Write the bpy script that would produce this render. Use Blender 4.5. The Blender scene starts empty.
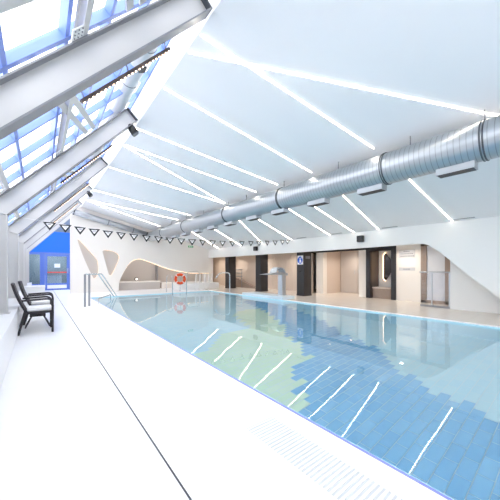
import bpy, bmesh, math, random
from mathutils import Vector, Matrix
random.seed(7)
scene = bpy.context.scene
COL = scene.collection
PI = math.pi

# ------------------------------------------------------------------ materials
def lin(c):
    return tuple(((x/255)/12.92 if x/255 <= .04045 else ((x/255+.055)/1.055)**2.4) for x in c)

def mat(name, rgb, rough=.5, metal=0., bump=0., scale=40., vary=0., spec=.5, coat=0.):
    m = bpy.data.materials.new(name); m.use_nodes = True
    nt = m.node_tree; b = nt.nodes['Principled BSDF']
    c = lin(rgb)
    b.inputs['Base Color'].default_value = (*c, 1)
    b.inputs['Roughness'].default_value = rough
    b.inputs['Metallic'].default_value = metal
    b.inputs['Specular IOR Level'].default_value = spec
    b.inputs['Coat Weight'].default_value = coat
    if bump or vary:
        tc = nt.nodes.new('ShaderNodeTexCoord')
        n = nt.nodes.new('ShaderNodeTexNoise'); n.inputs['Scale'].default_value = scale
        n.inputs['Detail'].default_value = 4
        nt.links.new(tc.outputs['Object'], n.inputs['Vector'])
        if vary:
            r = nt.nodes.new('ShaderNodeMixRGB')
            r.inputs[1].default_value = (*[x*(1-vary) for x in c], 1)
            r.inputs[2].default_value = (*[min(1, x*(1+vary)) for x in c], 1)
            nt.links.new(n.outputs['Fac'], r.inputs[0]); nt.links.new(r.outputs[0], b.inputs['Base Color'])
        if bump:
            bp = nt.nodes.new('ShaderNodeBump'); bp.inputs['Strength'].default_value = bump
            bp.inputs['Distance'].default_value = .01
            nt.links.new(n.outputs['Fac'], bp.inputs['Height']); nt.links.new(bp.outputs[0], b.inputs['Normal'])
    return m

def emit(name, rgb, s):
    m = bpy.data.materials.new(name); m.use_nodes = True
    nt = m.node_tree; nt.nodes.clear()
    o = nt.nodes.new('ShaderNodeOutputMaterial'); e = nt.nodes.new('ShaderNodeEmission')
    e.inputs[0].default_value = (*lin(rgb), 1); e.inputs[1].default_value = s
    nt.links.new(e.outputs[0], o.inputs[0]); return m

def pane_mat(name, rgb, refl=.12):
    m = bpy.data.materials.new(name); m.use_nodes = True
    nt = m.node_tree; nt.nodes.clear()
    o = nt.nodes.new('ShaderNodeOutputMaterial'); mx = nt.nodes.new('ShaderNodeMixShader')
    t = nt.nodes.new('ShaderNodeBsdfTransparent'); g = nt.nodes.new('ShaderNodeBsdfGlossy')
    lw = nt.nodes.new('ShaderNodeLayerWeight'); pw = nt.nodes.new('ShaderNodeMath'); pw.operation = 'POWER'; pw.inputs[1].default_value = 5
    ma = nt.nodes.new('ShaderNodeMath'); ma.operation = 'MULTIPLY_ADD'; ma.inputs[1].default_value = .9; ma.inputs[2].default_value = .05
    nt.links.new(lw.outputs[1], pw.inputs[0]); nt.links.new(pw.outputs[0], ma.inputs[0])
    t.inputs[0].default_value = (*lin(rgb), 1); g.inputs['Roughness'].default_value = .02
    nt.links.new(ma.outputs[0], mx.inputs[0]); nt.links.new(t.outputs[0], mx.inputs[1]); nt.links.new(g.outputs[0], mx.inputs[2])
    nt.links.new(mx.outputs[0], o.inputs[0]); return m

def water_mat():
    m = bpy.data.materials.new('pool water'); m.use_nodes = True
    nt = m.node_tree; nt.nodes.clear()
    o = nt.nodes.new('ShaderNodeOutputMaterial')
    g = nt.nodes.new('ShaderNodeBsdfGlass'); g.inputs['IOR'].default_value = 1.333
    g.inputs['Roughness'].default_value = 0.0
    g.inputs['Color'].default_value = (1, 1, 1, 1)
    tc = nt.nodes.new('ShaderNodeTexCoord')
    n = nt.nodes.new('ShaderNodeTexNoise'); n.inputs['Scale'].default_value = 1.6; n.inputs['Detail'].default_value = 2
    bp = nt.nodes.new('ShaderNodeBump'); bp.inputs['Strength'].default_value = .025; bp.inputs['Distance'].default_value = .05
    nt.links.new(tc.outputs['Object'], n.inputs['Vector']); nt.links.new(n.outputs['Fac'], bp.inputs['Height'])
    nt.links.new(bp.outputs[0], g.inputs['Normal']); nt.links.new(g.outputs[0], o.inputs[0]); return m

def tile_mat(name, rgb, grout, sx, sy, rough=.25, gw=.006):
    """floor tiles in object space (x, y), thin joints"""
    m = mat(name, rgb, rough); nt = m.node_tree; b = nt.nodes['Principled BSDF']
    tc = nt.nodes.new('ShaderNodeTexCoord'); br = nt.nodes.new('ShaderNodeTexBrick')
    br.offset = 0; br.inputs['Scale'].default_value = 1
    br.inputs['Brick Width'].default_value = sx; br.inputs['Row Height'].default_value = sy
    br.inputs['Mortar Size'].default_value = gw; br.inputs['Mortar Smooth'].default_value = .3
    c = lin(rgb)
    br.inputs['Color1'].default_value = (*c, 1); br.inputs['Color2'].default_value = (*[x*.985 for x in c], 1)
    br.inputs['Mortar'].default_value = (*lin(grout), 1)
    nt.links.new(tc.outputs['Object'], br.inputs['Vector']); nt.links.new(br.outputs[0], b.inputs['Base Color'])
    return m

def duct_mat(name, rgb):
    """galvanised spiral duct: metal with thin lock seams along object Y"""
    m = mat(name, rgb, .28, .85); nt = m.node_tree; b = nt.nodes['Principled BSDF']
    tc = nt.nodes.new('ShaderNodeTexCoord'); w = nt.nodes.new('ShaderNodeTexWave')
    w.wave_type = 'BANDS'; w.bands_direction = 'Y'; w.inputs['Scale'].default_value = 4.2
    w.inputs['Distortion'].default_value = 0
    r = nt.nodes.new('ShaderNodeValToRGB'); r.color_ramp.elements[0].position = .92; r.color_ramp.elements[1].position = 1
    r.color_ramp.elements[0].color = (*lin(rgb), 1); r.color_ramp.elements[1].color = (*[x*.62 for x in lin(rgb)], 1)
    nt.links.new(tc.outputs['Object'], w.inputs['Vector']); nt.links.new(w.outputs['Fac'], r.inputs[0])
    nt.links.new(r.outputs[0], b.inputs['Base Color'])
    bp = nt.nodes.new('ShaderNodeBump'); bp.inputs['Strength'].default_value = .12; bp.inputs['Distance'].default_value = .01
    nt.links.new(r.outputs[0], bp.inputs['Height']); nt.links.new(bp.outputs[0], b.inputs['Normal'])
    n = nt.nodes.new('ShaderNodeTexNoise'); n.inputs['Scale'].default_value = 9
    mr = nt.nodes.new('ShaderNodeMapRange'); mr.inputs['To Min'].default_value = .3; mr.inputs['To Max'].default_value = .4
    nt.links.new(tc.outputs['Object'], n.inputs['Vector']); nt.links.new(n.outputs['Fac'], mr.inputs[0]); nt.links.new(mr.outputs[0], b.inputs['Roughness'])
    return m

M = dict(
    white=mat('white plaster', (240, 240, 239), .6, bump=.02, scale=30),
    warmwhite=mat('warm white plaster', (238, 233, 227), .6, bump=.02, scale=30),
    ceil=mat('ceiling board', (240, 241, 243), .75, bump=.01, scale=20),
    deck=tile_mat('pale deck', (246, 246, 248), (236, 236, 239), 1.2, 1.2, .3, .003),
    deck_warm=tile_mat('deck tiles with warm light tint', (228, 219, 209), (205, 194, 184), .6, .6, .22, .004),  # aisle tiles; the beige includes the warm tint of the lamps
    ledge=mat('white ledge', (240, 240, 242), .35, bump=.01),
    steel=mat('pale grey painted steel', (208, 207, 206), .42, bump=.02, scale=60),
    steel_shade=mat('pale grey steel in shade', (138, 139, 143), .42),  # same steel as the web, colour darkened for the shade on rafter flanges
    blue_frame=mat('blue lacquered aluminium', (128, 154, 226), .3),
    blue=mat('bright blue panel', (25, 112, 232), .35),
    door_blue=mat('blue door frame', (92, 122, 204), .35),
    dark=mat('anthracite cladding', (43, 42, 46), .45, bump=.03, scale=60),
    darkside=mat('dark brown panel', (74, 60, 56), .3),
    black=mat('black plastic', (30, 30, 33), .4),
    rattan=mat('dark woven rattan', (48, 45, 50), .55, bump=.8, scale=160, vary=.25),
    cushion=mat('white cushion fabric', (240, 239, 238), .85, bump=.1, scale=200),
    chrome=mat('polished steel', (215, 218, 222), .12, 1),
    brushed=mat('brushed steel', (200, 205, 212), .32, .9),
    duct=duct_mat('galvanised spiral duct', (182, 187, 192)),
    ductw=mat('silver insulated duct', (214, 216, 220), .4, .5, bump=.05, scale=12),
    ring=mat('dark joint ring', (92, 96, 102), .4, .7),
    boxgrey=mat('pale grey sheet metal', (176, 180, 185), .4, .3),
    grey=mat('mid grey metal', (150, 152, 156), .4, .4),
    hatch=mat('dark grille', (50, 50, 54), .5),
    orange=mat('orange lifebuoy shell', (226, 80, 26), .4),
    tape=mat('white band', (242, 242, 242), .5),
    beige=mat('beige wall panel', (214, 200, 188), .5, bump=.03, scale=30),
    taupe=mat('taupe niche lining', (196, 189, 184), .7, bump=.05, scale=40),
    wood=mat('brown timber cladding', (160, 142, 130), .55, vary=.15, scale=12, bump=.05),
    grout=mat('pool grout', (226, 246, 252), .5),
    t_blue=mat('blue pool tile', (146, 203, 240), .3), t_blue2=mat('blue pool tile light', (152, 207, 242), .3), t_blue3=mat('blue pool tile deep', (138, 197, 237), .3),
    t_green=mat('green pool tile', (226, 250, 226), .3), t_green2=mat('green pool tile light', (230, 251, 230), .3),
    t_pale=mat('pale pool tile', (206, 243, 255), .3), t_pale2=mat('pale pool tile light', (211, 245, 255), .3),
    t_wall=mat('pool wall tile', (206, 243, 255), .3),
    t_trim=mat('violet blue edge tile', (132, 138, 218), .35),
    water=water_mat(),
    glass=pane_mat('clear roof glass', (252, 253, 255)),
    glass_d=pane_mat('door glass', (205, 216, 222)),
    led=emit('warm white led', (255, 244, 230), 14),
    led_warm=emit('warm led dots', (255, 214, 176), 6),
    glow=emit('warm edge light', (255, 214, 170), 2.2),
    red=mat('red film', (222, 60, 60), .5),
    paper=mat('white paper', (236, 243, 248), .6),
    sign_blue=mat('sign blue', (22, 92, 205), .4),
    sign_grey=mat('grey lettering', (120, 122, 130), .5),
    green=mat('exit sign green', (60, 170, 110), .4),
    mirror=mat('smoked mirror', (70, 64, 62), .12, .6),
)

# ------------------------------------------------------------------ mesh builder
class MB:
    def __init__(s): s.v = []; s.f = []; s.mi = []; s.sm = []
    def add(s, vs, fs, mi=0, smooth=False):
        o = len(s.v); s.v += [tuple(p) for p in vs]
        for f in fs: s.f.append(tuple(i+o for i in f)); s.mi.append(mi); s.sm.append(smooth)
        return s
    def box(s, x0, x1, y0, y1, z0, z1, mi=0):
        vs = [(x, y, z) for z in (z0, z1) for y in (y0, y1) for x in (x0, x1)]
        return s.add(vs, [(0,2,3,1),(4,5,7,6),(0,1,5,4),(2,6,7,3),(0,4,6,2),(1,3,7,5)], mi)
    def bar(s, p0, p1, w, h, up=(0,0,1), mi=0):
        p0, p1 = Vector(p0), Vector(p1); d = (p1-p0).normalized()
        up = Vector(up); sd = d.cross(up).normalized(); u = sd.cross(d).normalized()
        vs = [p + sd*(w/2*a) + u*(h/2*b) for p in (p0, p1) for b in (-1, 1) for a in (-1, 1)]
        return s.add(vs, [(0,2,3,1),(4,5,7,6),(0,1,5,4),(2,6,7,3),(0,4,6,2),(1,3,7,5)], mi)
    def tube(s, pts, r, n=10, cap=True, mi=0):
        pts = [Vector(p) for p in pts]; rings = []
        prev = None
        for i, p in enumerate(pts):
            a = pts[max(i-1, 0)]; b = pts[min(i+1, len(pts)-1)]
            d = (b-a).normalized()
            ref = prev if prev is not None else (Vector((0,0,1)) if abs(d.z) < .9 else Vector((0,1,0)))
            u = (ref - d*ref.dot(d)).normalized(); w = d.cross(u); prev = u
            rr = r[i] if isinstance(r, (list, tuple)) else r
            rings.append([p + (u*math.cos(2*PI*k/n) + w*math.sin(2*PI*k/n))*rr for k in range(n)])
        vs = [q for rg in rings for q in rg]; fs = []
        for i in range(len(pts)-1):
            for k in range(n):
                fs.append((i*n+k, i*n+(k+1)%n, (i+1)*n+(k+1)%n, (i+1)*n+k))
        s.add(vs, fs, mi, True)
        if cap:
            s.add(rings[0], [tuple(reversed(range(n)))], mi); s.add(rings[-1], [tuple(range(n))], mi)
        return s
    def prism(s, poly, axis, a, b, mi=0):
        """polygon in the plane across axis ('x': (y,z), 'y': (x,z), 'z': (x,y)) extruded a..b"""
        def P(q, t): return {'x': (t, q[0], q[1]), 'y': (q[0], t, q[1]), 'z': (q[0], q[1], t)}[axis]
        n = len(poly)
        vs = [P(q, a) for q in poly] + [P(q, b) for q in poly]
        fs = [tuple(range(n)), tuple(range(2*n-1, n-1, -1))] + [(i, i+n, (i+1)%n+n, (i+1)%n) for i in range(n)]
        return s.add(vs, fs, mi)
    def torus(s, c, ax_u, ax_v, R, r, n=28, m=10, a0=0., a1=2*PI, mi=0):
        c = Vector(c); u = Vector(ax_u).normalized(); v = Vector(ax_v).normalized(); w = u.cross(v)
        closed = abs(a1-a0-2*PI) < 1e-4; nn = n if closed else n+1; vs = []
        for i in range(nn):
            a = a0+(a1-a0)*i/n; d = u*math.cos(a)+v*math.sin(a)
            for j in range(m):
                b = 2*PI*j/m; vs.append(c + d*(R+r*math.cos(b)) + w*(r*math.sin(b)))
        fs = [(i*m+j, ((i+1)%nn)*m+j, ((i+1)%nn)*m+(j+1)%m, i*m+(j+1)%m) for i in range(n) for j in range(m)]
        return s.add(vs, fs, mi, True)
    def sphere(s, c, r, sc=(1,1,1), n=16, m=10, mi=0):
        vs = []; fs = []
        for i in range(m+1):
            t = PI*i/m
            for k in range(n):
                p = 2*PI*k/n
                vs.append((c[0]+r*sc[0]*math.sin(t)*math.cos(p), c[1]+r*sc[1]*math.sin(t)*math.sin(p), c[2]+r*sc[2]*math.cos(t)))
        for i in range(m):
            for k in range(n): fs.append((i*n+k, (i+1)*n+k, (i+1)*n+(k+1)%n, i*n+(k+1)%n))
        return s.add(vs, fs, mi, True)
    def build(s, name, mats, parent=None, bevel=0.):
        me = bpy.data.meshes.new(name)
        off = parent.location if parent is not None and parent.type == 'EMPTY' else Vector((0,0,0))
        if parent is not None and parent.parent is not None: off = off + parent.parent.location
        if parent is not None and parent.type != 'EMPTY': off = parent['_off'] if '_off' in parent else Vector((0,0,0)); off = Vector(off)
        me.from_pydata([tuple(Vector(p)-off) for p in s.v], [], s.f)
        if not isinstance(mats, (list, tuple)): mats = [mats]
        for m in mats: me.materials.append(m)
        for p, i, sm in zip(me.polygons, s.mi, s.sm): p.material_index = i; p.use_smooth = sm
        bm = bmesh.new(); bm.from_mesh(me); bmesh.ops.remove_doubles(bm, verts=bm.verts, dist=1e-6)
        bmesh.ops.recalc_face_normals(bm, faces=bm.faces); bm.to_mesh(me); bm.free()
        o = bpy.data.objects.new(name, me); COL.objects.link(o)
        if parent is not None: o.parent = parent
        o['_off'] = tuple(off)
        if bevel:
            b = o.modifiers.new('bevel', 'BEVEL'); b.width = bevel; b.segments = 2; b.limit_method = 'ANGLE'
        return o

def tag(o, label=None, cat=None, group=None, kind=None):
    if label: o['label'] = label
    if cat: o['category'] = cat
    if group: o['group'] = group
    if kind: o['kind'] = kind
    return o
def empty(name, loc, label, cat, group=None, kind=None):
    o = bpy.data.objects.new(name, None); COL.objects.link(o); o.location = loc; o.empty_display_size = .1
    return tag(o, label, cat, group, kind)
def struct(o, label, cat): return tag(o, label, cat, kind='structure')
def copy_tree(o, parent=None):
    c = o.copy(); COL.objects.link(c)
    if parent: c.parent = parent
    for ch in list(o.children): copy_tree(ch, c)
    return c

# ------------------------------------------------------------------ dimensions (metres; Y runs down the hall, X across it)
CAM_Z = 1.2
FRAMES = [2.85, 5.87, 8.89, 11.91, 14.93, 17.95]      # steel portal frames
def ceilz(x): return 1.2 + 3.514 - .251*x             # sloped ceiling
def raflo(x): return 2.08 + 1.105*(x+.4)              # underside of the rafters
def rafhi(x): return raflo(x) + .38
def glassz(x): return 1.2 + 1.892 + 1.105*x            # roof glazing
PX0, PX1, PY0, PY1, PD = 1.70, 7.40, -1.0, 13.0, 1.2  # pool
YB, YF = -2.6, 15.7                                   # back and far wall
SN = Vector((-.741, 0, .671))                         # normal of the sloping roof

# ------------------------------------------------------------------ floor
b = MB()
def rect(x0, x1, y0, y1, mi): b.add([(x0,y0,0),(x1,y0,0),(x1,y1,0),(x0,y1,0)], [(0,1,2,3)], mi)
rect(-.74, .614, YB, 19.2, 0)
rect(.626, PX0-.03, YB, PY1, 0); rect(PX0-.03, PX1, YB, PY0, 0); rect(.626, PX1+.2, PY1, 19.2, 0)
rect(PX1+.003, PX1+.2, YB, PY1, 0)
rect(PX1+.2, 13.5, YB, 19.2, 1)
b.box(.614, .626, YB, 19.2, -.03, -.02, 2)
b.add([(.614,YB,0),(.614,19.2,0),(.614,19.2,-.03),(.614,YB,-.03)], [(0,1,2,3)], 2)
b.add([(.626,YB,0),(.626,19.2,0),(.626,19.2,-.03),(.626,YB,-.03)], [(0,1,2,3)], 2)
struct(b.build('floor', [M['deck'], M['deck_warm'], M['grey']]), 'white pool deck, tiled along the right aisle with warm light tinted into the beige, with a thin dark slot', 'floor')

# ------------------------------------------------------------------ pool basin
pool = empty('pool_basin', (PX0, PY0, 0), 'sunken rectangular swimming pool with blue and green tiled floor', 'pool', kind='structure')
b = MB()
b.add([(PX0,PY0,0),(PX0,PY1,0),(PX0,PY1,-PD),(PX0,PY0,-PD)], [(0,1,2,3)])
b.add([(PX1,PY0,0),(PX1,PY1,0),(PX1,PY1,-PD),(PX1,PY0,-PD)], [(0,1,2,3)])
b.add([(PX0,PY0,0),(PX1,PY0,0),(PX1,PY0,-PD),(PX0,PY0,-PD)], [(0,1,2,3)])
b.add([(PX0,PY1,0),(PX1,PY1,0),(PX1,PY1,-PD),(PX0,PY1,-PD)], [(0,1,2,3)])
b.add([(PX0,PY0,-PD-.01),(PX1,PY0,-PD-.01),(PX1,PY1,-PD-.01),(PX0,PY1,-PD-.01)], [(0,1,2,3)], 1)
for i in range(3): b.box(PX0, PX0+2.2, PY1-.3*(3-i), PY1-.3*(2-i), -PD, -.95+.28*i)
b.build('basin_wall', [M['t_wall'], M['grout']], pool)
b = MB()
b.box(PX0-.03, PX0-.002, PY0, PY1, -.05, -.004); b.box(PX1+.003, PX1+.02, PY0, PY1, -.05, -.004, 1)
b.build('edge_tile_strip', [M['t_trim'], M['t_wall']], pool)
GREEN = [(1.70,4.2),(2.12,4.42),(2.81,4.84),(3.12,5.28),(3.42,5.34),(3.88,5.42),(4.24,5.4),(4.5,6.1),(4.67,6.6),(5.02,7.22),(5.77,7.5),(6.23,7.3),(6.01,6.66),(5.23,5.26),(4.53,4.36),
 (4.27,3.93),(4.33,3.63),(3.94,3.53),(3.97,3.31),(3.8,3.09),(3.14,3.05),(3.17,2.86),(3.08,2.7),(2.92,2.61),(2.86,2.44),(2.73,2.39),(2.68,2.3),(2.41,2.2),(1.7,2.0)]
BLUE = [(1.7,2.3),(2.6,2.6),(4.0,4.0),(5.6,7.2),(6.23,7.5),(6.9,9.2),(7.4,9.4),(7.38,7.3),(6.98,6.11),(6.52,5.01),(5.94,4.1),(5.42,3.3),(5.25,2.67),(4.73,2.21),(4.47,1.96),(4.52,1.73),
 (4.37,1.53),(4.14,1.35),(4.33,1.22),(4.13,1.06),(4.15,.9),(4.05,.74),(4.0,.5),(3.95,-1.0),(1.7,-1.0)]
def inside(p, poly):
    r = False; j = len(poly)-1
    for i in range(len(poly)):
        (xi, yi), (xj, yj) = poly[i], poly[j]
        if (yi > p[1]) != (yj > p[1]) and p[0] < (xj-xi)*(p[1]-yi)/(yj-yi)+xi: r = not r
        j = i
    return r
b = MB(); TW, TH, G = .27, .125, .004
row = 0; y = PY0
while y < PY1-.01:
    x = PX0 - (TW/2 if row % 2 else 0)
    while x < PX1-.01:
        x0, x1 = max(x+G, PX0), min(x+TW-G, PX1); y0, y1 = y+G, min(y+TH-G, PY1)
        if x1-x0 > .02:
            c = (x+TW/2, y+TH/2)
            if inside(c, GREEN): mi = random.choice((3, 3, 4))
            elif inside(c, BLUE): mi = random.choice((0, 0, 1, 2))
            else: mi = random.choice((5, 6))
            b.add([(x0,y0,-PD),(x1,y0,-PD),(x1,y1,-PD),(x0,y1,-PD)], [(0,1,2,3)], mi)
        x += TW
    y += TH; row += 1
b.build('pool_floor', [M['t_blue'], M['t_blue2'], M['t_blue3'], M['t_green'], M['t_green2'], M['t_pale'], M['t_pale2']], pool)
b = MB(); b.add([(PX0,PY0,-.03),(PX1,PY0,-.03),(PX1,PY1,-.03),(PX0,PY1,-.03)], [(0,1,2,3)])
tag(b.build('pool_water', M['water']), 'still clear water filling the swimming pool', 'water', kind='stuff')

# raised tiled kerb where the water spout stands
b = MB(); b.box(PX1, 8.08, 7.35, 10.0, 0, .12)
tag(b.build('tiled_kerb', mat('pale kerb tile', (222, 235, 243), .3), bevel=.02), 'low pale blue tiled kerb on the right edge of the pool', 'kerb')

# overflow grating on the near edge
b = MB()
b.box(1.20, 1.215, -1.2, 1.6, 0, .006); b.box(1.485, 1.50, -1.2, 1.6, 0, .006)
y = -1.19
while y < 1.59: b.box(1.215, 1.485, y, y+.014, 0, .006); y += .03
b.box(1.215, 1.485, -1.2, 1.6, 0, .0012, 1)
tag(b.build('overflow_grating', [M['ledge'], mat('grating channel', (200,202,206), .5)]), 'white slatted overflow grating beside the near pool edge', 'grating')

# ------------------------------------------------------------------ walls
b = MB(); b.box(-.74, -.30, YB, 18.6, 0, .48)
struct(b.build('trim_1', M['ledge'], bevel=.01), 'low white ledge running along the left wall', 'ledge')
b = MB(); b.box(-.86, -.74, YB, 19.2, 0, 2.16)
struct(b.build('wall_left', M['white']), 'white left wall under the sloping glass', 'wall')

def arc(pts, n=6):
    """Catmull-Rom through open points"""
    out = []
    for i in range(len(pts)-1):
        p0 = pts[max(i-1,0)]; p1 = pts[i]; p2 = pts[i+1]; p3 = pts[min(i+2,len(pts)-1)]
        for k in range(n):
            t = k/n
            out.append(tuple(.5*((2*p1[j])+(-p0[j]+p2[j])*t+(2*p0[j]-5*p1[j]+4*p2[j]-p3[j])*t*t+(-p0[j]+3*p1[j]-3*p2[j]+p3[j])*t**3) for j in range(2)))
    return out+[pts[-1]]
def smooth_loop(pts, n=5):
    out = []; N = len(pts)
    for i in range(N):
        p0, p1, p2, p3 = pts[i-1], pts[i], pts[(i+1)%N], pts[(i+2)%N]
        for k in range(n):
            t = k/n
            out.append(tuple(.5*((2*p1[j])+(-p0[j]+p2[j])*t+(2*p0[j]-5*p1[j]+4*p2[j]-p3[j])*t*t+(-p0[j]+3*p1[j]-3*p2[j]+p3[j])*t**3) for j in range(2)))
    return out
ARCH = arc([(3.38,0),(3.38,.3),(3.44,.62),(3.58,.95),(3.86,1.44),(4.1,1.68),(4.4,1.78),(4.75,1.72),(5.37,1.49),(6.21,1.2),(6.98,1.05),(7.55,.96),(8.22,.94),(9.2,.93)])
NICHE1 = smooth_loop([(1.53,2.68),(1.62,2.6),(2.28,1.80),(2.40,1.50),(2.41,1.0),(2.25,.72),(2.10,.92),(1.77,1.75),(1.52,2.55)])
NICHE2 = smooth_loop([(2.62,2.14),(2.75,2.2),(3.12,2.14),(3.36,1.97),(3.38,1.68),(3.08,.96),(2.97,.87),(2.87,1.0),(2.62,2.0)])

def wall_with_holes(outer, holes, y0, y1):
    bm = bmesh.new(); edges = []
    for loop in [outer]+holes:
        vs = [bm.verts.new((p[0], y0, p[1])) for p in loop]
        edges += [bm.edges.new((vs[i], vs[(i+1) % len(vs)])) for i in range(len(vs))]
    bmesh.ops.triangle_fill(bm, use_beauty=True, use_dissolve=False, edges=edges)
    r = bmesh.ops.extrude_face_region(bm, geom=bm.faces[:])
    bmesh.ops.translate(bm, vec=(0, y1-y0, 0), verts=[g for g in r['geom'] if isinstance(g, bmesh.types.BMVert)])
    bmesh.ops.recalc_face_normals(bm, faces=bm.faces)
    return bm
outer = [(1.2,0),(3.38-.001,0)] + ARCH[1:] + [(9.2, ceilz(9.2)+.02), (1.7, ceilz(1.7)+.02), (1.2, 4.3)]
bm = wall_with_holes(outer, [NICHE1, NICHE2], YF, YF+.14)
me = bpy.data.meshes.new('wall_far'); bm.to_mesh(me); bm.free(); me.materials.append(M['warmwhite'])
o = FARWALL = bpy.data.objects.new('wall_far', me); COL.objects.link(o); struct(o, 'white far wall with a sweeping curved cut-out and two small niches', 'wall')
# the linings of the two niches, lit round the edge by a hidden strip
for nm, lp, lab in (('wall_niche', NICHE1, 'tall narrow taupe niche nearest the blue door in the far wall'), ('wall_niche', NICHE2, 'broad taupe triangular niche beside the curved cut-out')):
    cx = sum(p[0] for p in lp)/len(lp); cz = sum(p[1] for p in lp)/len(lp)
    r = empty(nm, (cx, YF+.14, cz), lab, 'niche', kind='structure')
    b = MB(); b.prism([(cx+(p[0]-cx)*1.08, cz+(p[1]-cz)*1.08) for p in lp], 'y', YF+.17, YF+.19); b.build('lining', M['taupe'], r)
    n = len(lp); b = MB()
    b.tube([(p[0], YF+.125, p[1]) for p in lp]+[(lp[0][0], YF+.125, lp[0][1])], .006, 6, False); b.build('edge_light', M['glow'], r)
# arch reveal light and the alcove behind
b = MB(); b.tube([(p[0]+.02, YF+.16, p[1]-.02) for p in ARCH[12:-2]], .008, 6); 
b.build('edge_light', M['glow'], FARWALL)
b = MB(); b.box(3.1, 9.2, 17.2, 17.3, 0, 2.4); b.box(3.1, 3.2, YF+.2, 17.2, 0, 2.4); b.box(3.1, 9.2, YF+.2, 17.3, 2.4, 2.5)
struct(b.build('wall_alcove', M['taupe']), 'taupe back of the alcove behind the curved cut-out', 'wall')
b = MB(); b.box(5.85, 5.9, 16.9, 17.2, 0, 2.3)
struct(b.build('trim_2', M['grey']), 'thin grey upright partition inside the alcove', 'partition')
al = empty('alcove_bench', (4.5, 16.6, 0), 'long taupe bench built into the alcove', 'bench')
b = MB(); b.box(3.25, 5.8, 16.25, 17.15, 0, .42); b.build('base', M['taupe'], al, .01)
b = MB(); b.box(3.22, 5.82, 16.2, 17.15, .42, .48); b.build('top', M['warmwhite'], al, .01)
b = MB(); b.box(5.95, 9.0, 16.4, 17.15, 0, .35)
tag(b.build('alcove_platform', M['warmwhite'], bevel=.01), 'low pale platform in the right half of the alcove', 'platform')
lp_ = empty('round_lamp', (4.55, 16.7, .48), 'small black round lamp standing on the alcove bench', 'lamp')
b = MB(); b.sphere((4.55,16.7,.60), .12, (1,.6,1)); b.build('housing', M['black'], lp_)
b = MB(); b.sphere((4.55,16.64,.60), .075, (1,.6,1)); b.build('diffuser', emit('lamp face', (255,240,225), 1), lp_)

# right: fascia whose lower edge sweeps down to the deck
edge = arc([(15.95,1.93),(12,1.93),(8,1.93),(5,1.94),(3.7,1.95),(3.25,1.95),(2.98,1.92),(2.73,1.77),(2.39,1.45),(1.96,1.02),(1.37,.49),(.8,0)])
poly = edge + [(YB,0),(YB,ceilz(8.9)+.02),(15.69,ceilz(8.9)+.02)]
poly[0] = (15.69, 1.93)
b = MB(); b.prism(poly, 'x', 8.85, 9.0)
struct(b.build('wall_right', M['white']), 'white right-hand fascia whose lower edge sweeps down to the deck', 'wall')
b = MB(); b.box(9.68, 9.85, YB, 2.6, 0, 2.12)
struct(b.build('wall_inner', M['white']), 'pale inner wall standing behind the sweeping white fascia', 'wall')
b = MB(); b.box(9.0, 13.5, YB, 19.2, 2.12, 2.3)
struct(b.build('ceiling_aisle', M['warmwhite']), 'flat soffit over the right-hand aisle', 'ceiling')
WX = 10.8
b = MB()
b.box(WX, WX+.15, 3.78, 4.62, 0, 2.12); b.box(WX, WX+.3, 5.82, 6.15, 0, 2.12); b.box(WX, WX+.3, 8.0, 8.4, 0, 2.12)
struct(b.build('wall_aisle', M['warmwhite']), 'white piers of the back wall in the right-hand aisle', 'wall')
b = MB(); b.box(WX+.1, WX+.2, 8.75, 19.2, 0, 2.12); 
for k in range(18): b.box(WX+.085, WX+.1, 8.8+k*.17, 8.92+k*.17, .08, 2.1)
struct(b.build('wall_panelled', M['beige']), 'beige panelled back wall of the right-hand aisle', 'wall')
b = MB(); b.box(12.3, 12.4, 5.5, 8.6, 0, 2.12); b.box(WX+.3, 12.3, 8.0, 8.1, 0, 2.12); b.box(WX+.3, 12.3, 6.0, 6.1, 0, 2.12)
struct(b.build('wall_recess', M['beige']), 'beige recess between two white piers', 'wall')
# double doors in the recess
for i, (y0, y1, lab) in enumerate(((6.15, 7.05, 'right-hand leaf of the taupe double doors in the recess'), (7.07, 7.98, 'left-hand leaf of the taupe double doors in the recess'))):
    d = empty('door_%d' % (i+2), (12.25, (y0+y1)/2, 0), lab, 'door', kind='structure')
    b = MB(); b.box(12.24, 12.29, y0, y1, .01, 2.05); b.build('door_leaf', M['taupe'], d, .005)
    b = MB(); b.tube([(12.2, y0+.1 if i else y1-.1, .95), (12.2, y0+.1 if i else y1-.1, 1.15)], .012); b.build('door_handle', M['brushed'], d)
b = MB(); b.box(WX-.02, WX+.02, 4.62, 8.75, 2.0, 2.12)
struct(b.build('trim_3', M['dark']), 'dark lintel band over the recess and the dark portal', 'lintel')
b = MB(); b.box(13.4, 13.5, YB, 19.2, 0, 2.3); b.box(9.0, 13.5, 19.1, 19.2, 0, 2.3); b.box(9.2, 9.3, YF+.2, 19.1, 0, 2.12)
struct(b.build('wall_outer', M['white']), 'white outer walls closing the right-hand aisle', 'wall')
b = MB(); b.box(-.86, 13.5, YB-.1, YB, 0, 5)
struct(b.build('wall_back', M['white']), 'white wall behind the viewer', 'wall')

# ceiling
b = MB()
XR = 1.65
b.prism([(XR,ceilz(XR)),(8.9,ceilz(8.9)),(8.9,ceilz(8.9)+.12),(XR,ceilz(XR)+.12)], 'y', YB, YF)
struct(b.build('ceiling', M['ceil']), 'pale sloping ceiling over the pool', 'ceiling')
b = MB()
b.box(XR+.0, XR+.1, YB, 19.2, ceilz(XR)+.12, 5.0)
struct(b.build('trim_4', M['white']), 'white upstand along the upper edge of the pool ceiling', 'ridge')
# corridor beyond the far wall, in line with the deck
b = MB(); b.box(1.63, 1.73, YF+.2, 19.2, 0, 4.4)
struct(b.build('wall_corridor', M['white']), 'white side wall of the passage to the blue door', 'wall')

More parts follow.
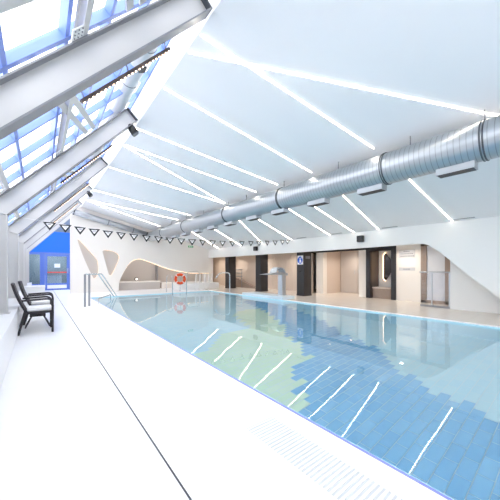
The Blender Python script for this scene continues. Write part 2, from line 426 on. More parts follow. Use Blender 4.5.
# ------------------------------------------------------------------ LED lines in the ceiling
LEFT_TXT = ['nearest light line, running from the first rafter tip down to the duct', 'light line crossing the nearest one and running out of view at the right', 'third light line left of the duct, starting between first and second rafters',
 'light line starting at the second rafter tip beside the black spotlight', 'upper of two lines that fork apart just past the second rafter', 'lower of two lines that fork apart just past the second rafter',
 'light line starting at the third rafter tip', 'light line between third and fourth rafter tips', 'second farthest light line left of the duct', 'farthest light line left of the duct, close to the far wall']
LEDS = [((1.68,3.18),(4.95,2.52)),((1.68,3.54),(6.6,-.25)),((1.68,4.5),(5,4.03)),((1.68,6.17),(5,5.17)),((1.68,7.17),(5,6.06)),((1.68,7.23),(5,7.75)),((1.68,9.03),(5,7.8)),((1.68,12.03),(5,10.4)),((1.68,13.9),(5,11.7)),((1.68,14.0),(5,14.05))]
RIGHT_TXT = ['nearest light line right of the duct, ending at the sweeping fascia', 'second light line right of the duct', 'third light line right of the duct, ending near a black speaker', 'fourth light line right of the duct', 'fifth light line right of the duct',
 'long slanting sixth line right of the duct', 'seventh line right of the duct, above the far flags', 'farthest light line right of the duct']
LEDS_R = [((5.2,2.46),(8.8,2.32)),((5.2,3.9),(8.8,4.32)),((5.2,5.1),(8.8,5.2)),((5.2,5.9),(8.8,6.21)),((5.2,7.5),(8.8,8.2)),((5.2,8.0),(8.8,10.2)),((5.2,10.4),(8.8,12.0)),((5.2,12.2),(8.8,14.4))]
def led(p, q, lab, grp):
    a = Vector((p[0], p[1], ceilz(p[0])-.004)); c = Vector((q[0], q[1], ceilz(q[0])-.004))
    r = empty('led_ceiling_line', a, lab, 'light', grp)
    b = MB(); b.bar(a, c, .019, .006); b.build('diffuser', M['led'], r)
for (p, q), t in zip(LEDS, LEFT_TXT): led(p, q, t, 'light lines left of the duct')
for (p, q), t in zip(LEDS_R, RIGHT_TXT): led(p, q, t, 'light lines right of the duct')

# ------------------------------------------------------------------ steel portal frames
ORD = ['nearest', 'second', 'third', 'fourth', 'fifth', 'farthest']
def beam_frame(y, i):
    r = empty('steel_rafter', (-.54, y, .48), f'{ORD[i]} pale grey steel frame, post on the ledge bending into a sloping rafter', 'steel frame', 'steel frames along the glass')
    xt = 1.60; zt = raflo(xt)
    tip_hi = (xt-.741*.255, zt+.671*.255)
    b = MB(); b.prism([(-.4,.48),(-.4,2.08),(xt,zt),tip_hi,(-.68,rafhi(-.68)),(-.68,.48)], 'y', y-.006, y+.006)
    b.build('web', M['steel'], r)
    W = .17
    b = MB(); b.box(-.415, -.4, y-W/2, y+W/2, .48, 2.09); b.box(-.695, -.68, y-W/2, y+W/2, .48, rafhi(-.68)); b.build('post_flange', M['steel'], r)
    b = MB(); b.bar((-.405, y, raflo(-.405)-.006), (xt, y, zt-.006), W, .014, SN); b.build('lower_flange', M['steel_shade'], r)
    b = MB(); b.bar((-.69, y, rafhi(-.69)), (tip_hi[0], y, tip_hi[1]), W, .014, SN); b.build('upper_flange', M['steel_shade'], r)
    b = MB(); b.bar((xt+.008, y, zt-.01), (tip_hi[0]+.008, y, tip_hi[1]), W, .016, (1,0,1)); b.build('end_plate', M['ring'], r)
    b = MB()   # stiffener at the knee and a base plate
    b.bar((-.4, y-.035, 2.08), (-.68, y-.035, rafhi(-.68)), .06, .012, (1,0,1)); b.build('stiffener', M['steel'], r)
    b = MB(); b.box(-.72, -.37, y-.1, y+.1, .48, .492); b.build('base_plate', M['steel'], r)
    return r
for i, y in enumerate(FRAMES): beam_frame(y, i)

# purlins between the frames, bolted on
YS = [-.17] + FRAMES
def on_roof(x, y, off): return Vector((x, y, rafhi(x))) + SN*off
for k, x in enumerate((-.386, .327)):
    for i in range(len(YS)-1):
        y0, y1 = YS[i]+.004, YS[i+1]-.004
        r = empty('steel_purlin', on_roof(x, y1, .05), f'{("lower","upper")[k]} grey steel purlin of the {ORD[i]} roof bay', 'purlin', 'grey purlins under the roof glass')
        b = MB(); d = .052
        b.bar(on_roof(x, y0, d), on_roof(x, y1, d), .008, .074, SN)
        b.bar(on_roof(x, y0, d-.038), on_roof(x, y1, d-.038), .07, .007, SN); b.bar(on_roof(x, y0, d+.036), on_roof(x, y1, d+.036), .07, .007, SN)
        b.build('purlin_beam', M['steel'], r)
        T = Vector((.671, 0, .741))
        b = MB(); b.bar(on_roof(x, y1-.22, .012)-T*.085, on_roof(x, y1-.08, .012)-T*.085, .13, .008, SN); b.build('bolt_plate', M['white'], r)
        if k == 1 and i in (0, 1):
            for a in (.045, .085, .125):
                for c in (.105, .15, .195):
                    p = on_roof(x, y1-c, .008)-T*a; b = MB(); b.tube([p, p-SN*.006], .007, 6); b.build('bolt', M['grey'], r)
# diagonal braces: two flat bars per bay
for i in range(len(FRAMES)-1):
    y0 = FRAMES[i]
    if i == 0: spans = [(FRAMES[0]-3.02, FRAMES[0], 'nearest'), (FRAMES[0], FRAMES[1], 'second')]
    else: spans = [(FRAMES[i], FRAMES[i+1], ORD[i+1])]
    for a, c, nm in spans:
        r = empty('diagonal_brace', on_roof(.9, c, .04), f'pair of flat pale diagonal braces in the {nm} roof bay', 'brace', 'diagonal braces under the roof glass')
        for s in (-.06, .06):
            b = MB(); b.bar(on_roof(.03+s, a+.09, .04), on_roof(.78+s, c-.09, .04), .085, .02, SN); b.build('brace_bar', M['steel'], r)

# roof glazing: one framed window per bay
GX = [-.72, -.24, .17, .527, .905, 1.27, 1.62]
def gp(x, y, off=0): return Vector((x, y, glassz(x))) + SN*off
for i in range(len(YS)-1):
    y0, y1 = YS[i], YS[i+1]
    if i == len(YS)-2: y1 = 19.1
    w = empty('window_%d' % (i+1), gp(.1, (y0+y1)/2), f'{ORD[i]} bay of blue framed sloping roof glass', 'window', kind='structure')
    b = MB()
    for x in GX: b.bar(gp(x, y0), gp(x, y1), .045, .07, SN)
    n = 4
    for k in range(n):
        y = y0 + (y1-y0)*k/n + .04
        b.bar(gp(-.72, y), gp(1.6, y), .065 if k == 0 else .05, .08, SN)
    b.build('window_frame', M['blue_frame'], w)
    if i == 0:
        b = MB(); b.bar(gp(-.7, 1.93, -.05), gp(1.55, 1.93, -.05), .68, .03, SN); b.build('vent_panel', M['steel'], w)
    b = MB(); b.add([gp(-.72, y0, .02), gp(1.62, y0, .02), gp(1.62, y1, .02), gp(-.72, y1, .02)], [(0,1,2,3)]); b.build('pane', M['glass'], w)

# LED bars hung below the rafters
for i, y in enumerate(FRAMES[:4]):
    r = empty('linear_lamp', (.7, y+.1, raflo(.7)-.12), f'slim brown lamp bar with warm dots under the {ORD[i]} rafter', 'lamp', 'lamp bars under the rafters')
    D = Vector((.671, 0, .741)); s0 = Vector((.31, y+.10, raflo(.31)-.10)); s1 = Vector((1.16, y+.10, raflo(1.16)-.11))
    b = MB(); b.bar(s0, s1, .036, .028, SN); b.build('housing', mat('brown lamp bar %d' % i, (92, 78, 74), .45), r)
    n = 24
    for k in range(n):
        p = s0 + (s1-s0)*((k+.5)/n) - SN*.014; b = MB(); b.sphere(p, .009, n=8, m=5); b.build('led_dot', M['led_warm'], r)
    for t in (.04, .5, .96):
        b = MB(); p = s0+(s1-s0)*t+SN*.015; b.tube([p, Vector((p.x-.03, y+.06, raflo(p.x-.03)))], .007, 6); b.build('bracket', M['grey'], r)

# silver pipe along the ridge
r = empty('silver_pipe', (1.213, 0, 4.47), 'fat silver air pipe running along the ridge above the rafters', 'pipe')
b = MB(); b.tube([(1.213, YB+.05, 4.47), (1.213, 18.9, 4.47)], .15, 28); b.build('pipe_body', M['ductw'], r)
for y in (1.8, 3.95, 4.9, 7.9, 10.9, 13.9):
    b = MB(); b.torus((1.213, y, 4.47), (1,0,0), (0,0,1), .151, .006, 28, 6); b.build('joint_ring', M['ring'], r)
for y in (2.35, 4.35, 7.4):
    c = Vector((1.213, y, 4.47)); dv = Vector((.42, 0, -.9)).normalized(); tv = Vector((0,1,0)); sv = dv.cross(tv)
    b = MB(); p = c+dv*.145; b.bar(p, p+dv*.022, .10, .14, tv); b.build('grille', M['hatch'], r)

# spotlights at rafter tips
for y, nm in ((5.87, 'second'), (11.91, 'fourth')):
    x = 1.52; z = 4.07
    r = empty('spotlight', (x, y, raflo(x)), f'round black spotlight hanging under the {nm} rafter tip', 'spotlight', 'black spotlights at rafter tips')
    b = MB(); b.tube([(x-.02, y, raflo(x-.02)-.01), (x, y, z+.1)], .02); b.build('bracket', M['black'], r)
    b = MB(); b.tube([(x-.06,y+.02,z+.1),(x-.03,y+.01,z+.07),(x,y,z+.02),(x+.05,y-.02,z-.05),(x+.06,y-.025,z-.06)], [.04,.065,.078,.082,.078], 18); b.build('housing', M['black'], r)
    b = MB(); b.tube([(x+.061,y-.026,z-.061),(x+.066,y-.028,z-.068)], .066, 18); b.build('lens', mat('spot lens '+nm, (120,124,130), .1), r)

# ------------------------------------------------------------------ main spiral duct
DX, DZ, DR = 5.0, 3.03, .275
r = empty('spiral_duct', (DX, 0, DZ), 'big galvanised spiral duct hanging under the ceiling along the pool', 'duct')
b = MB(); b.tube([(DX, -1.8, DZ)] + [(DX, y, DZ) for y in range(-1, 16)] + [(DX, 15.25, DZ)], DR, 40); o = b.build('duct_body', M['duct'], r)
for y in (.91, 2.28, 4.92, 7.49, 10.73, 13.3):
    b = MB(); b.torus((DX, y, DZ), (1,0,0), (0,0,1), DR+.004, .011, 40, 8); b.torus((DX, y+.035, DZ), (1,0,0), (0,0,1), DR+.004, .009, 40, 8); b.build('joint_ring', M['ring'], r)
for y in (1.27, 2.6, 3.85, 5.1, 6.2, 7.45, 8.6, 9.75, 10.9, 12.0, 13.1):
    b = MB(); x = DX+.02; z0 = DZ-DR-.085
    b.box(x-.10, x+.10, y-.24, y+.24, z0, z0+.16)
    d = b.build('diffuser_box', M['boxgrey'], r)
    b = MB(); b.box(x-.088, x+.088, y-.225, y+.225, z0-.005, z0); b.build('grille', M['hatch'], d)
for y in (.93, 1.9, 3.3, 4.9, 6.5, 7.5, 9.2, 10.75, 12.4):
    b = MB(); b.tube([(DX-.02, y, DZ+DR-.01), (DX-.02, y, ceilz(DX-.02)+.01)], .009, 8); b.build('hanger', M['grey'], r)
# narrower duct against the far wall following the ceiling, meeting the big duct
r = empty('branch_duct', (1.3, 15.45, 3.95), 'narrower grey duct along the top of the far wall', 'duct')
b = MB(); p0 = Vector((1.26, 15.45, 3.98)); p1 = Vector((4.72, 15.45, 3.15)); b.tube([p0, p1], .145, 28); b.build('duct_body', mat('grey duct', (176,180,186), .35, .6), r)
for t in (.02, .45, .8):
    p = p0+(p1-p0)*t; b = MB(); b.tube([p-(p1-p0).normalized()*.015, p+(p1-p0).normalized()*.015], .152, 28); b.build('joint_ring', M['ring'], r)
b = MB(); b.tube([(DX, 15.255, DZ),(DX, 15.66, DZ)], .21, 24); b.tube([p1, (DX-.1, 15.45, DZ)], .16, 24); b.build('elbow', M['ring'], r)

# slot vents where ceiling meets the fascia, speakers
for (y0, y1), nm in zip(((8.97,8.59),(7.81,7.31),(6.06,5.63),(4.17,3.70),(2.25,1.82)), ('farthest','fourth nearest','third nearest','second nearest','nearest')):
    x = 8.72; b = MB(); b.bar((x, y0, ceilz(x)-.008), (x, y1, ceilz(x)-.008), .05, .016)
    tag(b.build('slot_vent', M['grey']), f'{nm} thin grey slot vent where the ceiling meets the fascia', 'vent', 'slot vents along the fascia')
for y, lab in ((10.68, 'small black speaker on the fascia between two dark columns'), (4.94, 'small black speaker on the fascia above the white pier')):
    s = empty('speaker', (8.85, y, 2.24), lab, 'speaker', 'speakers on the fascia')
    b = MB(); b.box(8.70, 8.84, y-.11, y+.11, 2.14, 2.36); b.build('cabinet', M['black'], s, .02)
    b = MB(); b.box(8.69, 8.70, y-.09, y+.09, 2.16, 2.34); b.build('grille', M['hatch'], s)
    b = MB(); b.box(8.84, 8.85, y-.03, y+.03, 2.22, 2.28); b.build('bracket', M['grey'], s)
s = empty('exit_sign', (7.55, YF, 2.55), 'small green emergency exit sign high on the far wall', 'sign')
b = MB(); b.box(7.40, 7.72, YF-.05, YF, 2.56, 2.67); b.build('sign_plate', M['green'], s)
b = MB(); b.box(7.46, 7.52, YF-.053, YF-.05, 2.585, 2.645); b.prism([(7.56,2.615),(7.61,2.585),(7.61,2.645)], 'y', YF-.053, YF-.05); b.box(7.61, 7.67, YF-.053, YF-.05, 2.605, 2.625); b.build('pictogram', M['tape'], s)

# ------------------------------------------------------------------ flag line across the pool
fl = empty('flag_line', (-.41, 8.9, 2.5), 'backstroke line with small black edged white pennants across the pool', 'flags')
A = Vector((-.40, 8.85, 2.50)); Z = Vector((8.85, 8.35, 2.52))
def fp(x):
    t = (x-A.x)/(Z.x-A.x); p = A+(Z-A)*t; p.z -= .27*4*t*(1-t); return p
b = MB(); b.tube([fp(A.x+(Z.x-A.x)*k/40) for k in range(41)], .004, 6); b.build('line', M['tape'], fl)
fx = [.22,.56,.9,1.24,1.59,1.94,2.30,2.67,3.04,3.42,3.81,4.2,4.6,5.0,5.41,5.84,6.28,6.71,7.12,7.55,7.99,8.4,8.7]
for x in fx:
    p = fp(x); h = .22 if x < 8.6 else .2; wd = .145
    tw = random.uniform(-.02, .02)
    def Q(dx, dz, dy=0): return (p.x+dx, p.y+dy+tw*(dx/.1), p.z+dz)
    b = MB()
    b.add([Q(-wd,0,-.002),Q(wd,0,-.002),Q(0,-h,-.002),Q(-wd,0,.002),Q(wd,0,.002),Q(0,-h,.002)], [(0,1,2),(5,4,3),(0,3,4,1),(1,4,5,2),(2,5,3,0)], 0)
    # white field inside the dark hem, both faces
    for dy in (-.0035, .0035): b.add([Q(-wd*.55,-.035,dy),Q(wd*.55,-.035,dy),Q(0,-h*.68,dy)], [(0,1,2)], 1)
    for dy in (-.0045, .0045): b.add([Q(-wd*.28,-.055,dy),Q(wd*.28,-.055,dy),Q(wd*.28,-.075,dy),Q(-wd*.28,-.075,dy)], [(0,1,2,3)], 2)
    b.build('pennant', [M['black'], M['tape'], M['sign_grey']], fl)

# ------------------------------------------------------------------ dark columns, portal, niche
def column(y, lab):
    r = empty('dark_column', (9.45, y+.2, 0), lab, 'column', 'dark square columns of the right aisle')
    b = MB(); b.box(9.2, 9.72, y, y+.42, 0, 2.12); b.build('cladding', M['dark'], r, .004)
    b = MB(); b.box(9.19, 9.73, y-.01, y+.43, 0, .05); b.build('plinth', M['black'], r)
    return r
column(7.83, 'dark column carrying the round blue sign')
column(10.78, 'dark column behind the water spout')
column(13.78, 'farthest dark column, behind the pool handrail')
sg = empty('blue_round_sign', (9.2, 8.05, 1.6), 'white square sign with a blue disc and white figure on the dark column', 'sign')
yc, zc = 8.04, 1.60
b = MB(); b.box(9.188, 9.2, yc-.16, yc+.16, zc-.2, zc+.2); b.build('sign_plate', M['tape'], sg)
b = MB(); b.prism([(yc+.145*math.cos(2*PI*k/32), zc+.165*math.sin(2*PI*k/32)) for k in range(32)], 'x', 9.184, 9.188); b.build('blue_disc', M['sign_blue'], sg)
b = MB()
b.prism([(yc-.0+.028*math.cos(2*PI*k/16), zc+.06+.03*math.sin(2*PI*k/16)) for k in range(16)], 'x', 9.181, 9.184)
b.prism([(yc-.07,zc-.12),(yc-.05,zc+.02),(yc+.03,zc+.02),(yc+.04,zc-.12),(yc+.0,zc-.12),(yc-.01,zc-.04),(yc-.02,zc-.12)], 'x', 9.181, 9.184)
b.prism([(yc-.1,zc+.11),(yc-.05,zc+.12),(yc-.06,zc+.06)], 'x', 9.181, 9.184); b.build('white_figure', M['tape'], sg)
b = MB(); b.box(9.3, 9.6, 7.818, 7.83, 1.66, 1.78)
tag(b.build('wall_plate', M['sign_grey']), 'small pale plate on the near side of the column with the blue sign', 'plate')
b = MB(); b.box(9.16, 9.2, 8.0, 8.07, 1.06, 1.11); b.box(9.13, 9.16, 8.02, 8.05, 1.05, 1.12)
tag(b.build('wall_hook', M['black']), 'small black hook on the column below the blue sign', 'hook')

r = empty('dark_portal', (WX, 5.2, 0), 'dark framed portal around a niche in the back wall', 'portal')
b = MB(); b.box(WX-.04, WX+.1, 5.64, 5.82, 0, 2.0); b.build('jamb', M['dark'], r)
b = MB(); b.box(WX-.04, WX+.1, 4.62, 4.80, 0, 2.0); b.build('jamb', M['dark'], r)
b = MB(); b.box(WX-.04, WX+.1, 4.80, 5.64, 1.93, 2.0); b.build('head', M['dark'], r)
b = MB(); b.box(WX+.1, WX+.7, 5.64, 5.72, 0, 2.0); b.build('side_panel', M['darkside'], r)
b = MB(); b.box(WX+.1, WX+.7, 4.7, 4.80, 0, 2.0); b.build('side_panel', M['darkside'], r)
b = MB(); b.box(WX+.7, WX+.8, 4.7, 5.72, 0, 2.12); b.build('back_panel', M['white'], r)
r = empty('niche_bench', (WX+.4, 5.2, 0), 'taupe bench inside the dark portal', 'bench')
b = MB(); b.box(WX+.15, WX+.68, 4.82, 5.62, 0, .40); b.build('base', M['wood'], r); b = MB(); b.box(WX+.12, WX+.69, 4.81, 5.63, .40, .45); b.build('seat', M['beige'], r)
r = empty('backlit_mirror', (WX+.66, 5.15, 1.2), 'dark angular mirror with a warm glowing edge above the bench', 'mirror')
mp = [(5.38,.80),(5.38,1.78),(5.30,1.86),(5.02,1.50),(5.02,1.16),(5.30,.72)]
b = MB(); b.prism(mp, 'x', WX+.60, WX+.64); b.build('mirror_plate', M['mirror'], r)
b = MB(); b.tube([(WX+.61, 5.40, .78),(WX+.61, 5.40, 1.8)], .022, 8); b.tube([(WX+.61, 5.40, 1.8),(WX+.61, 5.3, 1.89)], .018, 8); b.tube([(WX+.61, 5.40, .78),(WX+.61, 5.3, .70)], .018, 8); b.build('edge_light', M['glow'], r)
b = MB(); b.box(WX+.64, WX+.7, 5.1, 5.3, 1.1, 1.4); b.build('mount', M['grey'], r)
# two wall signs
for z0, z1, n, lab in ((1.62, 1.92, 3, 'upper grey lettered sign on the white pier'), (1.14, 1.26, 1, 'lower single line of grey lettering on the white pier')):
    r = empty('wall_sign', (WX, 4.2, z0), lab, 'sign', 'lettered signs on the white pier')
    b = MB(); b.box(WX-.008, WX, 3.96, 4.52, z0, z1); b.build('sign_plate', mat('sign plate %d' % n, (206,206,208), .4), r)
    b = MB()
    for k in range(n):
        zz = z1-.05-(z1-z0-.04)/n*k; y = 4.46 if k else 4.36; end = 4.02 if k else 4.14
        while y > end:
            L = random.uniform(.02, .045); b.box(WX-.011, WX-.008, y-L, y, zz-.03, zz); y -= L+.012
    b.build('lettering', M['sign_grey'], r)
# dark framed window and glass balustrade by the sweeping fascia
w = empty('window_8', (WX, 3.3, 0), 'tall brown framed window behind the glass balustrade', 'window', kind='structure')
b = MB()
for y0, y1 in ((3.6,3.78),(2.75,3.05),(1.9,2.0)): b.box(WX, WX+.1, y0, y1, 0, 2.12)
b.box(WX, WX+.1, 1.9, 3.78, 0, .1); b.box(WX, WX+.1, 1.9, 3.78, 2.02, 2.12); b.build('window_frame', M['wood'], w)
b = MB(); b.box(WX+.04, WX+.05, 2.0, 3.6, .1, 2.02); b.build('pane', mat('frosted glass', (226,228,233), .3), w)
r = empty('glass_balustrade', (9.76, 3.0, 0), 'glass balustrade with steel top rail beside the sweeping fascia', 'balustrade')
b = MB(); b.box(9.755, 9.767, 2.62, 3.42, .06, 1.08); b.build('glass_panel', M['glass'], r)
b = MB(); b.tube([(9.761,2.6,1.1),(9.761,3.45,1.1)], .022, 10); b.build('top_rail', M['brushed'], r)
for y in (2.64, 3.1):
    b = MB(); b.box(9.745, 9.777, y-.015, y+.015, 0, 1.1); b.build('post', M['brushed'], r)
b = MB(); b.box(9.73, 9.79, 2.62, 3.42, 0, .06); b.build('base_rail', M['grey'], r)
# ramp with three handrails behind the columns
b = MB(); b.prism([(12.4,.0),(15.6,0),(15.6,.85)], 'x', 10.35, 10.6)
tag(b.build('ramp_wall', M['wood']), 'brown sloping ramp wall between the far columns', 'ramp')
r = empty('ramp_handrail', (10.5, 14.5, 0), 'three horizontal rails above the brown ramp', 'handrail')
for z in (.72, .94, 1.16):
    b = MB(); b.tube([(10.3, 13.9, z), (10.3, 15.6, z)], .025, 8); b.build('rail', M['grey'], r)
for y in (13.95, 15.55):
    b = MB(); b.tube([(10.3, y, 0), (10.3, y, 1.18)], .02, 8); b.build('post', M['grey'], r)
b = MB(); b.box(9.35, 10.5, 18.2, 18.26, 0, 2.1)
tag(b.build('frosted_screen', mat('pale screen', (225,232,236), .2)), 'tall pale glass screen at the far end of the aisle', 'screen')

# downlights in the aisle soffit (real lamps)
for i, (x, y) in enumerate(((10.2,4.2),(10.2,7.2),(10.2,9.7),(10.2,12.2),(10.2,14.8),(10.2,17.2),(11.6,7.0),(10.4,1.2))):
    r = empty('downlight', (x, y, 2.12), 'recessed round warm downlight in the aisle soffit', 'light', 'downlights in the aisle soffit')
    b = MB(); b.torus((x,y,2.115), (1,0,0), (0,1,0), .06, .012, 20, 8); b.build('rim', M['chrome'], r)
    b = MB(); b.tube([(x,y,2.112),(x,y,2.118)], .055, 16); b.build('bulb', emit('downlight bulb %d' % i, (255,220,185), 8), r)
    L = bpy.data.lights.new('downlight_lamp', 'AREA'); L.shape = 'DISK'; L.size = .12; L.energy = 7; L.color = (1,.89,.78); L.spread = 2.6
    lo = bpy.data.objects.new('downlight_lamp', L); COL.objects.link(lo); lo.parent = r; lo.location = (0,0,-.02)
# warm strip hidden behind the arch, lighting the alcove
L = bpy.data.lights.new('alcove_lamp', 'AREA'); L.shape = 'RECTANGLE'; L.size = 5; L.size_y = .1; L.energy = 14; L.color = (1,.95,.9)
lo = bpy.data.objects.new('alcove_lamp', L); COL.objects.link(lo); lo.location = (6.2, 16.4, 2.38)

# ------------------------------------------------------------------ water spout, rails, ladder, lifebuoy
r = empty('water_spout', (7.9, 7.9, .12), 'steel water spout with a flat blade on the tiled kerb', 'fountain')
b = MB(); b.box(7.79, 8.01, 7.78, 8.02, .12, .96); b.build('pillar', M['brushed'], r, .01)
b = MB(); b.prism([(8.03,.93),(8.03,1.03),(7.7,1.06),(6.88,.985),(6.88,.975),(7.72,.97)], 'y', 7.68, 8.12); b.build('blade', M['brushed'], r)
b = MB()
pts = [(7.95,1.03),(7.9,1.16),(7.78,1.25),(7.6,1.27),(7.45,1.2),(7.38,1.06),(7.35,1.04),(7.4,1.04),(7.48,1.17),(7.61,1.23),(7.76,1.21),(7.86,1.13),(7.9,1.04)]
b.prism(pts, 'y', 7.72, 8.08); b.build('hood', mat('pale hood', (205,212,220), .25, .4), r)

def rail(name, pts, rr, lab, cat='handrail', grp=None):
    o = MB().tube(pts, rr, 10).build(name, M['chrome'])
    return tag(o, lab, cat, grp)
def bend(pts, rad=.08, n=5):
    """round the corners of a polyline"""
    P = [Vector(p) for p in pts]; out = [P[0]]
    for i in range(1, len(P)-1):
        a = (P[i-1]-P[i]).normalized(); c = (P[i+1]-P[i]).normalized()
        s = P[i]+a*rad; e = P[i]+c*rad
        for k in range(n+1):
            t = k/n; out.append(s*(1-t)**2 + P[i]*2*t*(1-t) + e*t*t)
    return out+[P[-1]]
rail('pool_handrail', bend([(7.53,11.2,0),(7.53,11.2,1.02),(6.98,11.3,1.0),(6.8,11.35,.75)], .16), .03, 'tall polished hook shaped handrail on the right pool edge')
# entry rails at the far left corner
hr = empty('entry_handrail', (1.2, 9.9, 0), 'double handrail with flat posts leading into the pool at the left corner', 'handrail')
for k, (px, py) in enumerate(((1.14, 9.88), (1.28, 10.05))):
    b = MB(); b.box(px-.03, px+.03, py-.01, py+.01, 0, 1.03); b.build('post', M['grey'], hr)
    b = MB(); b.tube(bend([(px,py,1.03),(px+.46,py+.62,1.03),(px+1.4,py+2.85,.02)], .08), .02, 10); b.build('rail', M['chrome'], hr)
rail('grab_rail', bend([(1.62,10.55,0),(1.62,10.55,.17),(2.35,12.4,.13),(2.35,12.4,-.4)], .07), .02, 'low bent grab rail at the left corner of the pool')
ld = empty('pool_ladder', (5.7, 13.2, 0), 'arched pool ladder rails at the far end holding the lifebuoy', 'ladder')
for x in (5.25, 6.0):
    b = MB(); b.tube(bend([(x,13.75,0),(x,13.7,.9),(x,12.95,.9),(x,12.9,-.9)], .22, 7), .022, 10); b.build('ladder_rail', M['chrome'], ld)
for z in (-.3, -.6):
    b = MB(); b.box(5.25, 6.0, 12.86, 12.94, z, z+.03); b.build('step', M['brushed'], ld)
lb = empty('lifebuoy', (5.60, 12.82, .70), 'orange lifebuoy with white bands hanging on the far pool ladder', 'lifebuoy')
C0 = Vector((5.60, 12.82, .70)); U = Vector((.85,-.53,0)).normalized(); V = Vector((0,0,1))
b = MB(); b.torus(C0, U, V, .22, .068, 36, 12); b.build('ring', M['orange'], lb)
for k in range(4):
    a = PI/4+k*PI/2; b = MB(); b.torus(C0, U, V, .22, .072, 6, 12, a-.08, a+.08); b.build('band', M['tape'], lb)
b = MB(); b.tube([C0+U*.30*math.cos(a)+V*(.30*math.sin(a)) for a in [2*PI*k/24 for k in range(25)]], .008, 6); b.build('grab_line', M['tape'], lb)

# raised whirlpool platform with curved white rails
b = MB(); b.box(6.3, 8.8, 14.3, YF-.02, 0, .36)
tag(b.build('raised_platform', M['white'], bevel=.02), 'low white raised basin in front of the curved wall', 'platform')
for k, x in enumerate((7.3, 7.55, 7.9, 8.15)):
    rr = MB().tube([(x-.35,13.85,0),(x-.33,13.9,.3),(x-.2,14.1,.62),(x,14.45,.85),(x+.2,14.75,.88),(x+.25,14.8,.36)], .028, 8).build('curved_rail', M['tape'])
    tag(rr, ('leftmost','second','third','rightmost')[k]+' of four curved white rails climbing the raised basin', 'rail', 'curved white rails of the raised basin')
rail('arched_rail', bend([(6.9,14.9,.36),(6.95,14.9,1.02),(7.75,14.9,1.02),(7.9,14.9,.36)], .16), .02, 'thin arched steel rail standing on the raised basin')

# ------------------------------------------------------------------ blue entrance at the far left
YD = 18.7
b = MB(); b.box(-.74, 1.63, YD, YD+.1, 2.13, 3.3); struct(b.build('wall_blue', M['blue']), 'bright blue panel above the door', 'wall')
b = MB(); b.box(-.74, 1.63, YD, YD+.08, 3.3, 5.0); struct(b.build('wall_gable', mat('grey gable glass', (120,136,160), .2)), 'grey gable above the blue panel', 'wall')
w = empty('window_7', (-.2, YD, 0), 'blue framed side window left of the blue door', 'window', kind='structure')
b = MB(); b.box(-.74,.14,YD,YD+.08,2.0,2.13); b.box(-.74,.14,YD,YD+.08,0,.12); b.box(-.74,-.62,YD,YD+.08,.12,2.0); b.box(.04,.14,YD,YD+.08,.12,2.0); b.box(-.62,.04,YD,YD+.08,.3,.38); b.build('window_frame', M['door_blue'], w)
b = MB(); b.box(-.62,.04,YD+.03,YD+.04,.38,2.0); b.build('pane', M['glass_d'], w)
b = MB(); b.box(-.62,.04,YD+.02,YD+.06,.12,.3); b.build('lower_panel', M['tape'], w)
d = empty('door_1', (.8, YD, 0), 'blue framed glass door with a red stripe at the end of the deck', 'door', kind='structure')
b = MB(); b.box(.14,.26,YD-.02,YD+.1,0,2.13); b.box(1.38,1.63,YD-.02,YD+.1,0,2.13); b.box(.26,1.38,YD-.02,YD+.1,2.05,2.13); b.build('door_frame', M['door_blue'], d)
b = MB(); b.box(.27,.36,YD,YD+.06,.02,2.04); b.box(1.26,1.37,YD,YD+.06,.02,2.04); b.box(.36,1.26,YD,YD+.06,1.92,2.04); b.box(.36,1.26,YD,YD+.06,.02,.1); b.box(.36,1.26,YD,YD+.06,.3,.4); b.build('door_leaf', M['door_blue'], d)
b = MB(); b.box(.36,1.26,YD+.02,YD+.03,.4,1.92); b.build('pane', M['glass_d'], d)
b = MB(); b.box(.36,1.26,YD+.01,YD+.05,.1,.3); b.build('kick_panel', M['tape'], d)
b = MB(); b.box(.36,1.26,YD+.012,YD+.018,.98,1.04); b.build('red_stripe', M['red'], d)
b = MB(); b.box(.68,.95,YD+.012,YD+.018,1.28,1.5); b.build('notice', M['paper'], d)
b = MB(); b.tube([(1.31,YD-.05,.95),(1.31,YD-.05,1.25)], .015, 8); b.build('door_handle', M['brushed'], d)
b = MB(); b.box(-.9, 3.0, 21.4, 21.5, 0, 3); b.box(-.9,-.8,19.2,21.4,0,3); b.box(2.9,3,19.2,21.4,0,3); b.box(-.9,3,18.85,21.5,-.05,0); b.box(-.9,3,18.85,21.5,3,3.05)
struct(b.build('wall_vestibule', mat('grey vestibule', (140,150,155), .6)), 'grey vestibule behind the blue door', 'wall')
L = bpy.data.lights.new('vestibule_fill', 'AREA'); L.shape = 'RECTANGLE'; L.size = 2; L.size_y = .6; L.energy = 90  # added fill light without a fitting, brightens the vestibule behind the door
lo = bpy.data.objects.new('vestibule_fill', L); COL.objects.link(lo); lo.location = (.6, 20.0, 2.95)
r = empty('vestibule_counter', (.8, 20.4, 0), 'white counter seen through the blue door', 'counter')
b = MB(); b.box(.2, 1.1, 20.2, 20.7, 0, .82); b.build('base', M['white'], r, .01); b = MB(); b.box(.15, 1.15, 20.15, 20.75, .82, .86); b.build('top', M['grey'], r)

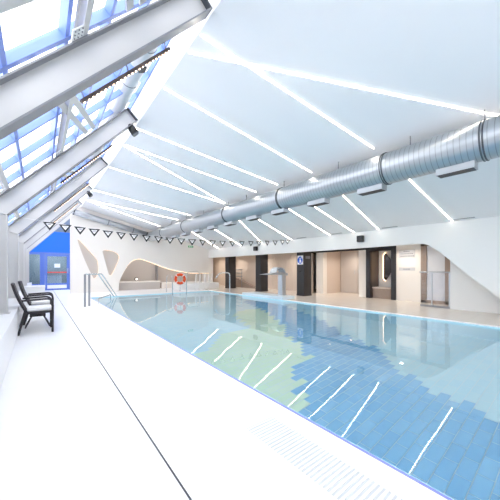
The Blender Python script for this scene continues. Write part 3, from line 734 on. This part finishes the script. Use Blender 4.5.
# ------------------------------------------------------------------ armchairs, side table, towel box
def make_chair():
    r = empty('armchair', (0,0,0), 'nearer dark rattan armchair with a white cushion beside the white ledge', 'chair', 'rattan armchairs by the ledge')
    W = .26                                             # half width (y); chair faces +x
    b = MB(); b.box(-.16, .24, -W, W, .37, .41); b.build('seat_frame', M['rattan'], r, .01)
    b = MB(); b.box(-.13, .25, -W+.03, W-.03, .41, .48); b.build('cushion', M['cushion'], r, .025)
    b = MB()
    n = 8; prof = []
    for k in range(n+1):
        t = k/n; x = -.12 - .19*t - .02*math.sin(PI*t); prof.append((x, .40+.53*t))
    poly = prof + [(x-.045, z+.012) for x, z in reversed(prof)]
    b.prism(poly, 'y', -W+.02, W-.02); b.build('backrest', M['rattan'], r, .012)
    for s in (-1, 1):
        b = MB(); b.tube([(.25, s*W, 0), (.25, s*W, .40)], [.018, .022], 8); b.build('leg', M['rattan'], r)
        b = MB(); b.tube([(-.25, s*W, 0), (-.15, s*W, .40)], [.018, .022], 8); b.build('leg', M['rattan'], r)
        b = MB(); b.tube(bend([(.25, s*W, .40), (.25, s*W, .64), (-.2, s*W, .62)], .1), .018, 8); b.build('arm', M['rattan'], r)
    b = MB(); b.tube([(.25,-W,.16),(.25,W,.16)], .012, 8); b.build('stretcher', M['rattan'], r)
    return r
ch = make_chair()
spots = [(-.05, 6.62, .02, None), (.0, 7.72, -.02, 'farther dark rattan armchair with a white cushion, next to the ledge')]
for i, (x, y, a, lab) in enumerate(spots):
    o = ch if i == 0 else copy_tree(ch)
    o.location = (x, y, 0); o.rotation_euler = (0, 0, a)
    if lab: o['label'] = lab
tb = empty('side_table', (-.03, 7.17, 0), 'low dark side table with splayed legs between the armchairs', 'table')
b = MB(); b.box(-.2, .16, 7.01, 7.33, .31, .35); b.build('tabletop', M['rattan'], tb, .008)
b = MB(); b.box(-.15, .11, 7.06, 7.28, .22, .31); b.build('apron', M['rattan'], tb)
for sx in (-1, 1):
    for sy in (-1, 1):
        b = MB(); b.tube([(-.02+sx*.09, 7.17+sy*.07, .24), (-.02+sx*.2, 7.17+sy*.13, 0)], .013, 8); b.build('leg', M['rattan'], tb)
tw = empty('towel_bin', (0, 9.0, 0), 'white towel bin standing behind the armchairs', 'bin')
b = MB(); b.box(-.26, .12, 8.75, 9.25, 0, .72); b.build('body', M['white'], tw, .01); b = MB(); b.box(-.27, .13, 8.74, 9.26, .72, .76); b.build('lid', M['ledge'], tw, .01)

# ------------------------------------------------------------------ outside light, camera
wd = bpy.data.worlds.new('sky'); scene.world = wd; wd.use_nodes = True
nt = wd.node_tree; bg = nt.nodes['Background']; bg.inputs[0].default_value = (.97, .985, 1, 1); bg.inputs[1].default_value = 2.5

cam = bpy.data.cameras.new('camera'); co = bpy.data.objects.new('camera', cam); COL.objects.link(co)
cam.sensor_width = 36; cam.sensor_fit = 'HORIZONTAL'; cam.lens = 268/500*36; cam.shift_y = 19/500
cam.clip_start = .05
co.location = (0, 0, CAM_Z); co.rotation_euler = (PI/2, 0, -math.atan2(211, 268))
scene.camera = co
scene.view_settings.view_transform = 'Standard'; scene.view_settings.look = 'None'; scene.view_settings.gamma = 1; scene.view_settings.exposure = .88
scene.cycles.use_denoising = True
scene.cycles.max_bounces = 24; scene.cycles.diffuse_bounces = 12; scene.cycles.glossy_bounces = 6; scene.cycles.transmission_bounces = 14; scene.cycles.transparent_max_bounces = 16
scene.cycles.caustics_refractive = True; scene.cycles.caustics_reflective = True
scene.cycles.sample_clamp_indirect = 0
for o in bpy.data.objects:
    if '_off' in o: del o['_off']
